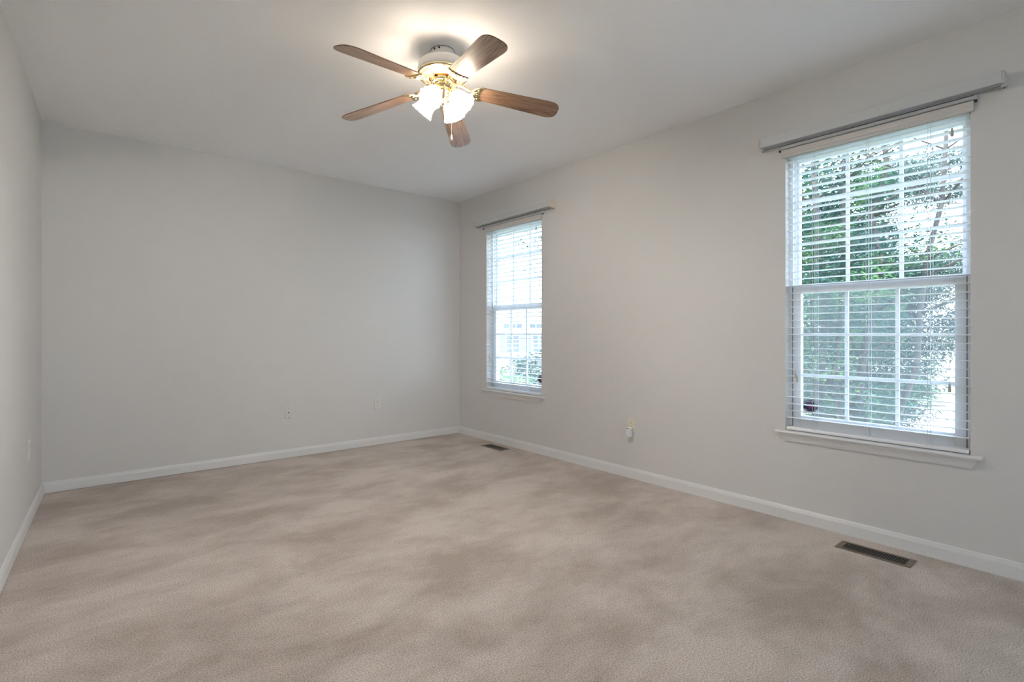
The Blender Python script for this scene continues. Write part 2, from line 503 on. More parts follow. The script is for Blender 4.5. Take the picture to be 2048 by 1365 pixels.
# ------------------------------------------------------------------ windows
def build_window(n, y0, y1):
    root = structure(empty('window_%d' % n, (XR, (y0 + y1) / 2, WZ[0])))
    root['label'] = ('double hung white window nearest the camera with a leafy tree outside',
                     'narrow looking double hung white window beside the far corner')[n - 1]
    root['category'] = 'window'
    yc, z0, z1 = (y0 + y1) / 2, WZ[0], WZ[1]
    hw = (y1 - y0) / 2
    inv = Matrix.Translation((-XR, -yc, -z0))
    def put(mbx, name, m, par=root, bevel=0.0):
        for i in range(len(mbx.v)):
            mbx.v[i] = inv @ mbx.v[i]
        return mbx.build(name, m, par, bevel)
    DX = 0.0 if n == 1 else 0.020
    # outer frame with channel ridges
    f = MB()
    for sgn in (-1, 1):
        a, c = sorted((yc + sgn * hw, yc + sgn * (hw - 0.024)))
        f.box(XR + 0.055 + DX, XR + 0.17, a, c, z0, z1)
        for xx in (0.075, 0.094, 0.113, 0.132):
            a, c = sorted((yc + sgn * (hw - 0.024), yc + sgn * (hw - 0.031)))
            f.box(XR + DX + xx, XR + DX + xx + 0.004, a, c, z0, z1)
    f.box(XR + 0.055 + DX, XR + 0.17, y0, y1, z1 - 0.03, z1)
    f.box(XR + 0.055 + DX, XR + 0.17, y0, y1, z0, z0 + 0.03)
    put(f, 'window_frame', M['vinyl'])
    def sash(name, x, w, za, zb, rail_bot, rail_top, side):
        g = MB()
        ya, yb = yc - hw + w, yc + hw - w
        g.box(x, x + 0.035, ya, ya + side, za, zb); g.box(x, x + 0.035, yb - side, yb, za, zb)
        g.box(x, x + 0.035, ya + side, yb - side, za, za + rail_bot); g.box(x, x + 0.035, ya + side, yb - side, zb - rail_top, zb)
        o = put(g, name, M['vinyl'], root, 0.002)
        ga, gb, gz0, gz1 = ya + side, yb - side, za + rail_bot, zb - rail_top
        mt = MB()
        for k in (1, 2):
            yy = ga + (gb - ga) * k / 3
            mt.box(x + 0.010, x + 0.024, yy - 0.009, yy + 0.009, gz0, gz1)
        for k in (1, 2):
            zz = gz0 + (gz1 - gz0) * k / 3
            for q in range(3):
                y0_ = ga + (gb - ga) * q / 3 + (0.009 if q else 0); y1_ = ga + (gb - ga) * (q + 1) / 3 - (0.009 if q < 2 else 0)
                mt.box(x + 0.0105, x + 0.0235, y0_, y1_, zz - 0.009, zz + 0.009)
        inv2 = inv
        for i in range(len(mt.v)): mt.v[i] = inv2 @ mt.v[i]
        mt.build('muntin', M['vinyl'], o)
        p = MB(); p.box(x + 0.016, x + 0.0175, ga, gb, gz0, gz1)
        for i in range(len(p.v)): p.v[i] = inv2 @ p.v[i]
        p.build('pane', M['glass'], o)
        return (ga, gb, gz0, gz1)
    low = sash('lower_sash', XR + 0.056 + DX, 0.022, 0.578, 1.457, 0.070, 0.047, 0.048)
    up = sash('upper_sash', XR + 0.097 + DX, 0.022, 1.425, 2.285, 0.047, 0.045, 0.024)
    g = MB()          # shadow in the gap between lower sash and frame, painted as dark strips
    for sgn in (-1, 1):
        a, c = sorted((yc + sgn * (hw - 0.0235), yc + sgn * (hw - 0.0200)))
        g.box(XR + DX + 0.0535, XR + DX + 0.0560, a, c, 0.58, 1.455)
    put(g, 'sash_gap_shadow', M['gap'])
    g = MB()          # two sash locks and tilt latches on the meeting rail
    for sgn in (-1, 1):
        g.box(XR + DX + 0.060, XR + DX + 0.088, yc + sgn * 0.33 - 0.03, yc + sgn * 0.33 + 0.03, 1.457, 1.466)
    put(g, 'tilt_latch', M['vinyl'], bevel=0.003)
    s_ = MB(); s_.box(XR + 0.158, XR + 0.1585, yc - hw + 0.024, yc + hw - 0.024, 0.58, 1.44)
    put(s_, 'insect_screen', M['screen'])
    # stool and apron
    s_ = MB()
    nose = [(XR + 0.056, 0.557), (XR - 0.036, 0.557), (XR - 0.041, 0.554), (XR - 0.043, 0.549), (XR - 0.041, 0.543), (XR - 0.036, 0.540), (XR + 0.056, 0.540)]
    # inside the opening the stool narrows: two sweeps
    s_.sweep_y([(x, z) for x, z in nose if x < XR] + [(XR, 0.540), (XR, 0.557)][::1], yc - hw - 0.047, yc + hw + 0.047)
    s_.box(XR - 0.001, XR + 0.056 + DX, y0 + 0.0005, y1 - 0.0005, 0.540, 0.557)
    put(s_, 'window_sill', M['trim'])
    s_ = MB()
    ap = [(XR, 0.540), (XR - 0.032, 0.540), (XR - 0.030, 0.533), (XR - 0.024, 0.524), (XR - 0.019, 0.514), (XR - 0.0165, 0.505), (XR - 0.0165, 0.502), (XR - 0.0125, 0.500), (XR - 0.0125, 0.492), (XR, 0.492)]
    ends = [0, 0, 0.001, 0.006, 0.012, 0.017, 0.018, 0.022, 0.024, 0.024]
    s_.sweep_y(ap, yc - hw - 0.03, yc + hw + 0.03, ends)
    put(s_, 'apron', M['trim'])
    return low
LOW = [build_window(1, *WY[0]), build_window(2, *WY[1])]

# ------------------------------------------------------------------ blinds
def build_blind(y0, y1, label):
    yc = (y0 + y1) / 2
    root = empty('window_blind', (XR, yc, 2.30))
    tag(root, label, 'blind', 'white slatted window blinds')
    T = Matrix.Translation((-XR, -yc, -2.30))
    hw = (y1 - y0) / 2
    def put(mbx, name, m, par=root, bevel=0.0):
        for i in range(len(mbx.v)): mbx.v[i] = T @ mbx.v[i]
        return mbx.build(name, m, par, bevel)
    g = MB(); g.box(XR + 0.002, XR + 0.050, y0 + 0.005, y1 - 0.005, 2.262, 2.307)
    put(g, 'headrail', M['slat'], bevel=0.002)
    g = MB()
    vp = [(XR - 0.004, 2.264), (XR - 0.020, 2.264), (XR - 0.023, 2.268), (XR - 0.0235, 2.275), (XR - 0.021, 2.280), (XR - 0.021, 2.302), (XR - 0.0235, 2.307), (XR - 0.021, 2.312), (XR - 0.004, 2.312)]
    g.sweep_y(vp, y0 - 0.014, y1 + 0.014)
    put(g, 'valance', M['valance'])
    g = MB()
    g.box(XR - 0.025, XR - 0.003, yc - 0.006 + 0.02, yc + 0.006 + 0.02, 2.310, 2.3135)
    put(g, 'valance_clip', M['valance'])
    g = MB(); g.box(XR - 0.0245, XR - 0.020, yc - 0.13, yc - 0.11, 2.2605, 2.2665)
    put(g, 'valance_clip', M['valance'])
    g = MB()
    n = 38; pitch = 0.0433; ztop = 2.238
    for i in range(n):
        z = ztop - i * pitch
        if z < 0.60: break
        # gently crowned slat, almost level
        prof = []
        for k in range(7):
            u = k / 6.0
            prof.append((XR + 0.0015 + 0.050 * u, z + 0.0022 * (1 - (2 * u - 1) ** 2) + 0.0015 * (0.5 - u)))
        full = prof + [(x, zz - 0.0022) for x, zz in prof[::-1]]
        g.sweep_y(full, y0 + 0.006, y1 - 0.006)
    put(g, 'slats', M['slat'])
    g = MB(); g.sweep_y([(XR + 0.001, 0.561), (XR + 0.0, 0.566), (XR + 0.0, 0.573), (XR + 0.003, 0.579), (XR + 0.047, 0.579), (XR + 0.051, 0.573), (XR + 0.051, 0.566), (XR + 0.049, 0.561)], y0 + 0.006, y1 - 0.006)
    put(g, 'bottom_rail', M['slat'])
    for dy in (-0.277, 0.0, 0.277):
        g = MB()
        for xx in (XR + 0.0005, XR + 0.0525):
            g.tube([(xx, yc + dy + 0.006, 2.262), (xx, yc + dy + 0.006, 0.572)], 0.0009, 6)
            g.tube([(xx, yc + dy - 0.006, 2.262), (xx, yc + dy - 0.006, 0.572)], 0.0009, 6)
        put(g, 'ladder_cord', M['cord'])
    def cord(y, z, name, x=XR - 0.006):
        g = MB(); g.tube([(x, y, 2.270), (x, y + 0.001, (2.27 + z) / 2), (x, y, z + 0.02)], 0.0009, 6)
        o = put(g, name, M['cord'])
        t = MB(); t.lathe([(0.001, 0.026), (0.003, 0.025), (0.0045, 0.018), (0.0065, 0.006), (0.007, -0.012), (0.005, -0.018), (0.001, -0.0185)], 14, Matrix.Translation((x, y, z)))
        for i in range(len(t.v)): t.v[i] = T @ t.v[i]
        t.build('tassel', M['tassel'], o)
    cord(y1 - 0.062, 0.905, 'lift_cord'); cord(y1 - 0.073, 0.880, 'lift_cord')
    cord(y0 + 0.080, 0.880, 'tilt_cord'); cord(y0 + 0.070, 2.180, 'tilt_cord')
    return root
build_blind(*WY[0], 'white slatted blind hanging open in the window nearest the camera')
build_blind(*WY[1], 'white slatted blind hanging open in the window by the far corner')

def shade_rail(y0, y1, z, label):
    yc = (y0 + y1) / 2
    root = empty('shade_rail', (XR, yc, z)); tag(root, label, 'rail', 'slim shade rails over the windows')
    g = MB(); g.sweep_y([(0, 0.0), (-0.014, 0.0), (-0.017, 0.003), (-0.017, 0.017), (-0.014, 0.020), (0, 0.020)], y0 - yc + 0.012, y1 - yc - 0.012)
    g.build('rail', M['metal_white'], root)
    for a in (y0 - yc, y1 - yc - 0.012):
        g = MB(); g.box(-0.019, 0, a, a + 0.012, -0.002, 0.0205)
        cp_ = g.build('end_cap', M['metal_white'], root, 0.001)
        g = MB(); g.box(-0.015, -0.002, a + 0.001, a + 0.011, -0.013, -0.002)
        g.build('end_stop', M['black'], cp_, 0.002)
    g = MB(); g.box(-0.019, 0, -0.045, -0.033, -0.003, 0.0195)
    g.build('bracket', M['metal_white'], root, 0.001)
shade_rail(0.492, 1.436, 2.319, 'slim white rail with black ends just above the blind of the nearer window')
shade_rail(3.612, 4.572, 2.3165, 'slim white rail with black ends just above the blind of the far window')

def blind_track(y0, y1, z0, z1, label, seam, right_mat):
    yc = (y0 + y1) / 2
    root = empty('curtain_track', (XR, yc, z0)); tag(root, label, 'track', 'boxed metal tracks above the windows')
    a, c, h = y0 - yc, y1 - yc, z1 - z0
    D = 0.088
    # two telescoping fascia lengths with a small lip
    for (p, q, t) in ((a + 0.012, seam - yc, 0.0), (seam - yc + 0.0012, c - 0.012, 0.0025)):
        g = MB()
        g.sweep_y([(-D + t, 0.0), (-D + t, h), (0, h), (0, h - 0.002), (-D + 0.002 + t, h - 0.002), (-D + 0.002 + t, 0.0)], p, q)
        g.build('fascia', M['metal_white'], root)
    g = MB()      # channel seen from below with a lip and a groove
    g.box(-D + 0.0045, -0.001, a + 0.012, c - 0.012, 0.004, 0.0065)
    g.box(-D + 0.0045, -D + 0.010, a + 0.012, c - 0.012, -0.001, 0.004)
    g.box(-0.030, -0.022, a + 0.012, c - 0.012, -0.001, 0.004)
    g.build('channel', M['metal_under'], root)
    for k, (e, mm) in enumerate(((a, right_mat), (c - 0.012, M['metal_white']))):
        g = MB()
        x = e + (0 if k == 0 else 0)
        g.box(-D - 0.003, 0, x, x + 0.012, -0.003, h + 0.003)
        g.box(-0.060, -0.012, x - (0.004 if k == 0 else 0), x + 0.016, -0.011, -0.002)
        br = g.build('end_bracket', mm, root, 0.0015)
        s_ = MB()
        for j in range(4):
            zz = 0.006 + j * 0.013
            s_.box(-D - 0.0036, -D - 0.0028, x + 0.006, x + 0.0085, zz, zz + 0.006)
        s_.build('slot', M['gap'], br)
        s_ = MB(); s_.lathe([(0.0001, -0.0125), (0.006, -0.0125), (0.006, -0.0105), (0.0001, -0.0105)], 16, Matrix.Translation((-0.035, x + 0.006, 0)))
        s_.build('screw', M['black'], br)
    return root
blind_track(0.386, 1.527, 2.340, 2.394, 'wide boxed grey track above the nearer window', 0.880, M['metal_white'])
o = blind_track(3.443, 4.646, 2.3385, 2.390, 'shorter looking boxed grey track above the far window with a cream end', 4.09, M['beige'])

# ------------------------------------------------------------------ stickers on the glass
def text_mesh(txt, size, name, m, parent, loc, rot, extrude=0.0002, bold=0.0):
    cu = bpy.data.curves.new(name, 'FONT')
    cu.body = txt; cu.size = size; cu.align_x = 'CENTER'; cu.align_y = 'CENTER'
    cu.extrude = extrude; cu.offset = bold
    t = bpy.data.objects.new(name, cu); COL.objects.link(t)
    dg = bpy.context.evaluated_depsgraph_get()
    me = bpy.data.meshes.new_from_object(t.evaluated_get(dg))
    bpy.data.objects.remove(t)
    me.materials.clear(); me.materials.append(m)
    o = bpy.data.objects.new(name, me); COL.objects.link(o)
    o.parent = parent; o.location = loc; o.rotation_euler = rot
    return o
def sticker(y, z, dx, label):
    root = empty('security_sticker', (XR + 0.0716 + dx, y, z)); tag(root, label, 'sticker', 'octagonal window stickers')
    def octo(r): return [(r * math.cos(R(22.5 + 45 * k)), r * math.sin(R(22.5 + 45 * k))) for k in range(8)]
    TM = Matrix.Rotation(R(-90), 4, 'Z') @ Matrix.Rotation(R(90), 4, 'X')   # local z -> towards the room
    g = MB(); g.prism(octo(0.045), 0, 0.0003, TM); g.build('backing', M['navy'], root)
    for r0, r1 in ((0.0425, 0.0405), (0.036, 0.0348)):
        g = MB(); A, B = octo(r0), octo(r1)
        vs = [(*p, 0.00045) for p in A] + [(*p, 0.00045) for p in B]
        g.add(vs, [(i, (i + 1) % 8, 8 + (i + 1) % 8, 8 + i) for i in range(8)], False, TM)
        g.build('border', M['sticker_white'], root)
    g = MB(); g.prism([(-0.039, -0.019), (0.039, -0.019), (0.039, 0.013), (-0.039, 0.013)], 0.0004, 0.0007, TM); g.build('band', M['navy'], root)
    rot = (R(90), 0, R(-90))
    text_mesh('VECTOR', 0.0185, 'lettering', M['sticker_white'], root, (-0.0009, 0, 0.0045), rot, bold=0.0003)
    text_mesh('SECURITY', 0.0085, 'lettering', M['sticker_white'], root, (-0.0009, 0, 0.0255), rot)
    g = MB(); g.prism([(-0.012, -0.005), (0.010, -0.004), (0.008, -0.015), (-0.009, -0.0165)], 0.0008, 0.0010, TM); g.build('emblem', M['sticker_red'], root)
sticker(1.281, 0.712, 0.0, 'octagonal navy sticker low on the glass of the nearer window')
sticker(3.752, 0.712, 0.020, 'octagonal navy sticker half hidden at the lower edge of the far window')

# ------------------------------------------------------------------ wall plates
def plate_mesh(w=0.070, h=0.115, t=0.006):
    g = MB()
    a, c = w / 2, h / 2
    i = 0.005
    vs = [(-a, 0, -c), (a, 0, -c), (a, 0, c), (-a, 0, c), (-a + i, t, -c + i), (a - i, t, -c + i), (a - i, t, c - i), (-a + i, t, c - i),
          (-a, t * 0.5, -c), (a, t * 0.5, -c), (a, t * 0.5, c), (-a, t * 0.5, c)]
    fs = [(0, 1, 2, 3), (4, 7, 6, 5)] + [(k, (k + 1) % 4, 8 + (k + 1) % 4, 8 + k) for k in range(4)] + [(8 + k, 8 + (k + 1) % 4, 4 + (k + 1) % 4, 4 + k) for k in range(4)]
    g.add(vs, fs)
    return g
def outlet(loc, rz, label, m, low_only=False):
    root = empty('wall_outlet', loc, rz); tag(root, label, 'outlet', 'duplex wall outlets')
    plate_mesh().build('cover_plate', m, root)
    for dz in (0.0195, -0.0195):
        g = MB()
        ol = []
        for k in range(24):
            t = 2 * PI * k / 24
            ol.append((0.0165 * math.cos(t), max(-0.0125, min(0.0125, 0.0165 * math.sin(t)))))
        g.prism(ol, 0, 0.0075, Matrix.Translation((0, 0, dz)) @ Matrix.Rotation(R(-90), 4, 'X'))
        rc = g.build('receptacle', m, root, 0.0005)
        s_ = MB()
        s_.box(-0.0075, -0.0045, 0.0070, 0.0078, dz + 0.000, dz + 0.0085)
        s_.box(0.0045, 0.0075, 0.0070, 0.0078, dz + 0.000, dz + 0.0085)
        s_.box(-0.0022, 0.0022, 0.0070, 0.0078, dz - 0.0088, dz - 0.0045)
        s_.build('slots', M['brass_dark'], rc)
    g = MB(); g.lathe([(0.0001, 0.0075), (0.003, 0.0072), (0.0033, 0.0055)], 12, Matrix.Rotation(R(-90), 4, 'X')); g.build('screw', m, root)
    return root
outlet((2.370, YB, 0.432), R(180), 'white duplex outlet low on the far wall near the corner', M['plate'])
outlet((XR, 2.583, 0.425), R(90), 'cream duplex outlet under the bare wall between the windows', M['plate_ivory'])
YO = 4.32
outlet((xl(YO), YO, 0.45), R(-90 - 2.2), 'white duplex outlet on the wall at the left edge', M['plate'])
root = empty('cable_wall_plate', (1.482, YB, 0.424), R(180)); tag(root, 'white cable jack plate with a small dark socket on the far wall', 'wall plate')
plate_mesh().build('cover_plate', M['plate'], root)
g = MB(); g.lathe([(0.0001, 0.014), (0.0035, 0.014), (0.0045, 0.013), (0.005, 0.005), (0.0075, 0.005), (0.0075, 0.004)], 16, Matrix.Rotation(R(-90), 4, 'X')); g.build('coax_jack', M['black'], root)
for dz in (0.042, -0.042):
    g = MB(); g.lathe([(0.0001, 0.0072), (0.0028, 0.0068), (0.003, 0.005)], 12, Matrix.Translation((0, 0, dz)) @ Matrix.Rotation(R(-90), 4, 'X')); g.build('screw', M['gap'], root)
# plug-in freshener in the lower socket of the cream outlet
root = empty('plug_in_sensor', (XR, 2.587, 0.378), R(90)); tag(root, 'small white plug-in box sitting in the cream outlet', 'plug-in device')
g = MB(); g.box(-0.022, 0.022, 0.008, 0.048, -0.045, 0.032); g.build('body', M['device'], root, 0.006, seg=3)
g = MB(); g.box(-0.0165, 0.0165, 0.0475, 0.051, -0.037, 0.020); g.build('front_panel', M['device'], root, 0.003, seg=3)
g = MB(); g.box(-0.012, 0.012, 0.0475, 0.0492, 0.0235, 0.027); g.build('slot', M['gap'], root)

# ------------------------------------------------------------------ floor registers
def floor_vent(loc, L_, w, label):
    root = empty('floor_vent', loc); tag(root, label, 'floor vent', 'bronze floor registers')
    a, c = L_ / 2, w / 2
    g = MB()
    fl = 0.015; fs_ = 0.028
    for (x0, x1, y0, y1) in ((-c, c, -a, -a + fs_), (-c, c, a - fs_, a), (-c, -c + fl, -a + fs_, a - fs_), (c - fl, c, -a + fs_, a - fs_)):
        g.box(x0, x1, y0, y1, 0.000, 0.005)
    g.build('frame', M['vent'], root, 0.0015)
    g = MB(); g.box(-c + fl, c - fl, -a + fs_, a - fs_, 0.0002, 0.0009); g.build('duct', M['black'], root)
    g = MB()
    n = 25
    for i in range(n):
        y = -a + fs_ + (L_ - 2 * fs_) * (i + 0.5) / n
        g.box(-c + fl, c - fl, y - 0.0006, y + 0.0006, 0.0036, 0.0042)
    g.build('louvres', M['vent_fin'], root)
    g = MB(); g.tube([(0.01, a - 0.045, 0.004), (0.01, a - 0.045, 0.009)], 0.003, 10); g.build('damper_lever', M['vent_fin'], root)
    return root
floor_vent((3.209, 0.873, 0), 0.335, 0.124, 'long bronze floor vent below the nearer window')
floor_vent((3.238, 4.158, 0), 0.330, 0.122, 'dark floor vent near the far corner')

# ------------------------------------------------------------------ ceiling fan
FX, FY = 1.513, 2.409
fan = empty('ceiling_fan', (FX, FY, H))
tag(fan, 'white and brass ceiling fan with five wood blades and lit glass shades', 'ceiling fan')
g = MB(); g.lathe([(0.0001, 0), (0.062, 0), (0.064, -0.004), (0.062, -0.006), (0.060, -0.030), (0.058, -0.060), (0.0001, -0.060)], 56)
cn = g.build('canopy', M['enamel'], fan)
g = MB(); g.lathe([(0.0635, -0.0005), (0.0650, -0.0005), (0.0650, -0.0025), (0.0635, -0.0025), (0.0635, -0.0005)], 56)
g.build('ceiling_gap', M['black'], cn)
g = MB()
for a in (2.25, 2.55):
    aa = math.atan2(-FY, -FX) - 0.55 + (a - 2.4) * 1.5
    g.lathe([(0.0001, 0.002), (0.005, 0.002), (0.005, -0.002), (0.0001, -0.002)], 12,
            Matrix.Translation((0.0625 * math.cos(aa), 0.0625 * math.sin(aa), -0.010)) @ Matrix.Rotation(aa, 4, 'Z') @ Matrix.Rotation(R(90), 4, 'Y'))
g.build('screw_hole', M['black'], cn)
g = MB(); g.lathe([(0.0001, -0.058), (0.106, -0.059), (0.118, -0.062), (0.127, -0.069), (0.132, -0.080), (0.135, -0.094), (0.136, -0.108), (0.137, -0.126), (0.134, -0.128), (0.0001, -0.128)], 72)
hs = g.build('motor_housing', M['enamel'], fan)
g = MB(); g.lathe([(0.130, -0.122), (0.138, -0.124), (0.139, -0.128), (0.138, -0.134), (0.134, -0.138), (0.129, -0.139), (0.122, -0.138), (0.120, -0.135)], 72)
g.build('brass_ring', M['brass'], hs)
g = MB(); g.lathe([(0.128, -0.136), (0.123, -0.141), (0.104, -0.149), (0.084, -0.154), (0.078, -0.155), (0.076, -0.150)], 72)
g.build('vent_plate', M['brass_pale'], hs)
g = MB()
for k in range(60):
    a = 2 * PI * k / 60
    T = Matrix.Rotation(a, 4, 'Z')
    vs = [(0.087, -0.0017, -0.1548), (0.087, 0.0017, -0.1548), (0.121, 0.0024, -0.1430), (0.121, -0.0024, -0.1430),
          (0.087, -0.0017, -0.1510), (0.087, 0.0017, -0.1510), (0.121, 0.0024, -0.1390), (0.121, -0.0024, -0.1390)]
    g.add(vs, [(0, 1, 2, 3), (7, 6, 5, 4), (0, 4, 5, 1), (1, 5, 6, 2), (2, 6, 7, 3), (3, 7, 4, 0)], False, T)
g.build('vent_slots', M['slot'], hs)
g = MB(); g.lathe([(0.073, -0.140), (0.070, -0.150), (0.064, -0.152), (0.0001, -0.150)], 48); g.build('rotor_recess', M['brass_dark'], hs)
# flywheel that carries the blade brackets
g = MB(); g.lathe([(0.0001, -0.150), (0.058, -0.150), (0.060, -0.156), (0.060, -0.172), (0.056, -0.176), (0.0001, -0.176)], 48); g.build('flywheel', M['brass'], fan)
BLZ = -0.184
DROOP = R(7.5)
BA0 = R(-169.3)
PITCH = R(-12)
def blade_outline():
    pts = []
    r0, r1 = 0.190, 0.660
    w0, w1 = 0.052, 0.068
    # root edge, slightly scooped corners
    pts += [(r0 + 0.012, -w0 + 0.0), (r0, -w0 + 0.012), (r0 - 0.004, -0.02), (r0 - 0.004, 0.02), (r0, w0 - 0.012), (r0 + 0.012, w0)]
    for k in range(1, 8):
        t = k / 8; pts.append((r0 + 0.012 + (r1 - 0.075 - r0 - 0.012) * t, w0 + (w1 - w0) * t))
    n = 20
    for k in range(n + 1):
        a = PI / 2 - PI * k / n
        ca, sa = math.cos(a), math.sin(a)
        ex = 0.72
        pts.append((r1 - 0.075 + 0.075 * abs(ca) ** ex, w1 * (abs(sa) ** ex) * (1 if sa >= 0 else -1)))
    for k in range(7, 0, -1):
        t = k / 8; pts.append((r0 + 0.012 + (r1 - 0.075 - r0 - 0.012) * t, -w0 - (w1 - w0) * t))
    return pts
g = MB(); g.prism(blade_outline(), -0.003, 0.003)
blade0 = g.build('blade', M['wood'], fan, 0.0012)
# ornate bracket: stem from flywheel to a shell shaped plate under the blade
g = MB()
g.tube([(0.050, 0, 0.024), (0.085, 0, 0.026), (0.115, 0, 0.020), (0.145, 0, 0.008), (0.175, 0, 0.0)], [0.010, 0.009, 0.008, 0.009, 0.012], 10)
pl = []
for k in range(41):
    u = -1 + 2 * k / 40
    sc = 1 + 0.06 * math.cos(u * 5 * PI)
    pl.append((0.208 + 0.012 * abs(u) ** 2 - 0.007 * (1 - math.cos(u * 5 * PI)) * 0.5, 0.052 * u))
pl += [(0.196, 0.053), (0.178, 0.040), (0.165, 0.022), (0.152, 0.014), (0.148, 0.0), (0.152, -0.014), (0.165, -0.022), (0.178, -0.040), (0.196, -0.053)]
pl = [(x, y) for x, y in pl]
g.prism(pl, -0.0085, -0.0035)
for s_ in (-1, 1):
    g.tube([(0.160, s_ * 0.010, -0.006), (0.172, s_ * 0.030, -0.007), (0.188, s_ * 0.050, -0.007), (0.208, s_ * 0.056, -0.006), (0.224, s_ * 0.053, -0.005)], [0.004, 0.0045, 0.0045, 0.004, 0.003], 8)
    g.tube([(0.155, 0, -0.007), (0.18, s_ * 0.012, -0.008), (0.203, s_ * 0.022, -0.008)], [0.005, 0.004, 0.0025], 8)
g.tube([(0.155, 0, -0.007), (0.18, 0, -0.009), (0.206, 0, -0.008)], [0.005, 0.0045, 0.003], 8)
brk0 = g.build('blade_bracket', M['brass'], fan)
g = MB()
g.lathe([(0.0001, -0.0125), (0.004, -0.0115), (0.005, -0.0085)], 12)
SCR = ((0.195, 0.034), (0.195, -0.034), (0.190, 0.0))
scr0 = g.build('screw', M['brass'], brk0); scr0.location = (*SCR[0], 0)
for p in SCR[1:]:
    sc = scr0.copy(); COL.objects.link(sc); sc.parent = brk0; sc.location = (*p, 0)
OFF = [2.0, -3.2, -1.5, 0.0, 0.0]
DRP = [6.3, 6.5, 7.0, 8.3, 7.5]
for k in range(5):
    a = BA0 + k * R(72) + R(OFF[k])
    if k == 0: bl, br = blade0, brk0
    else:
        bl = blade0.copy(); COL.objects.link(bl); br = brk0.copy(); COL.objects.link(br)
        for p in SCR:
            sc = scr0.copy(); COL.objects.link(sc); sc.parent = br; sc.location = (*p, 0)
    for o in (bl, br):
        o.location = (0, 0, BLZ); o.rotation_mode = 'XYZ'
        o.rotation_euler = (PITCH, R(DRP[k]), a)
# switch housing and light kit
g = MB(); g.lathe([(0.045, -0.172), (0.047, -0.180), (0.047, -0.205), (0.043, -0.212), (0.052, -0.216), (0.054, -0.224), (0.046, -0.232), (0.038, -0.242), (0.026, -0.256), (0.017, -0.262), (0.015, -0.275), (0.018, -0.280), (0.013, -0.288), (0.006, -0.294), (0.0001, -0.298)], 10)
g.lathe([(0.030, -0.150), (0.030, -0.19)], 24)
kit = g.build('light_kit_hub', M['brass'], fan)
Fw = Vector((math.sin(R(39.75)), math.cos(R(39.75)), 0)); Rw = Vector((math.cos(R(39.75)), -math.sin(R(39.75)), 0))
def flute(a, t): return 1 + (0.05 * t) * math.cos(a * 12)
arm0 = shade0 = None
tilt = R(44)
for k in range(4):
    phi = R(158 - 90 * k)
    d = Rw * math.cos(phi) + Fw * math.sin(phi)
    az = math.atan2(d.y, d.x)
    if arm0 is None:
        g = MB(); g.tube([(0.040, 0, -0.222), (0.058, 0, -0.212), (0.072, 0, -0.214), (0.076, 0, -0.228)], [0.007, 0.006, 0.006, 0.008], 10)
        arm0 = g.build('light_arm', M['brass'], fan)
        T = Matrix.Translation((0.052, 0, -0.226)) @ Matrix.Rotation(-tilt, 4, 'Y')
        g = MB(); g.lathe([(0.0001, 0.006), (0.014, 0.005), (0.022, -0.004), (0.026, -0.012), (0.026, -0.026), (0.0235, -0.027), (0.0235, -0.012), (0.0001, -0.010)], 28, T)
        cup0 = g.build('shade_holder', M['brass'], arm0)
        sh = [(0.022, -0.014), (0.0225, -0.022), (0.029, -0.030), (0.037, -0.042), (0.042, -0.056), (0.045, -0.072), (0.048, -0.088), (0.053, -0.104), (0.060, -0.118), (0.0605, -0.1195), (0.058, -0.118)]
        sh += [(r - 0.003, z) for r, z in sh[8::-1]][1:]
        g = MB()
        def flute2(a, t):
            tt = t * 2 if t < 0.5 else (1 - t) * 2
            return 1 + 0.045 * max(0, tt) * math.cos(a * 12)
        g.lathe(sh, 96, T, flute2)
        shade0 = g.build('lamp_shade', M['shade'], fan)
        g = MB(); g.lathe([(0.0001, -0.012), (0.012, -0.014), (0.012, -0.030), (0.019, -0.046), (0.0235, -0.060), (0.0225, -0.074), (0.015, -0.086), (0.0001, -0.090)], 20, T)
        bulb0 = g.build('bulb', M['bulb'], shade0)
        a1, s1 = arm0, shade0
    else:
        a1 = arm0.copy(); COL.objects.link(a1); c1 = cup0.copy(); COL.objects.link(c1); c1.parent = a1
        s1 = shade0.copy(); COL.objects.link(s1); b1 = bulb0.copy(); COL.objects.link(b1); b1.parent = s1
    a1.rotation_euler = (0, 0, az); s1.rotation_euler = (0, 0, az)
# pull chain with its bell
cp = Rw * 0.050 + Fw * -0.020
g = MB()
zc = -0.215
while zc > -0.462:
    g.lathe([(0.0001, 0.0013), (0.0011, 0.0008), (0.0014, 0), (0.0011, -0.0008), (0.0001, -0.0013)], 8, Matrix.Translation((cp.x, cp.y, zc))); zc -= 0.0030
g.tube([(cp.x, cp.y, -0.215), (cp.x, cp.y, -0.462)], 0.0005, 6)
ch = g.build('pull_chain', M['chain'], fan)
g = MB(); g.lathe([(0.0001, -0.460), (0.0025, -0.461), (0.0038, -0.466), (0.0055, -0.476), (0.0068, -0.486), (0.0062, -0.490), (0.003, -0.491), (0.003, -0.494), (0.0001, -0.495)], 16, Matrix.Translation((cp.x, cp.y, 0)))
g.build('chain_bell', M['bell'], ch)

# ------------------------------------------------------------------ outside
GZ = -4.5            # the room is upstairs
UP = -1.25 - GZ
b = MB(); b.box(-40, 90, -40, 70, GZ - 0.3, GZ)
structure(b.build('ground', M['lawn']), 'sunny green lawn outside the windows', 'lawn')

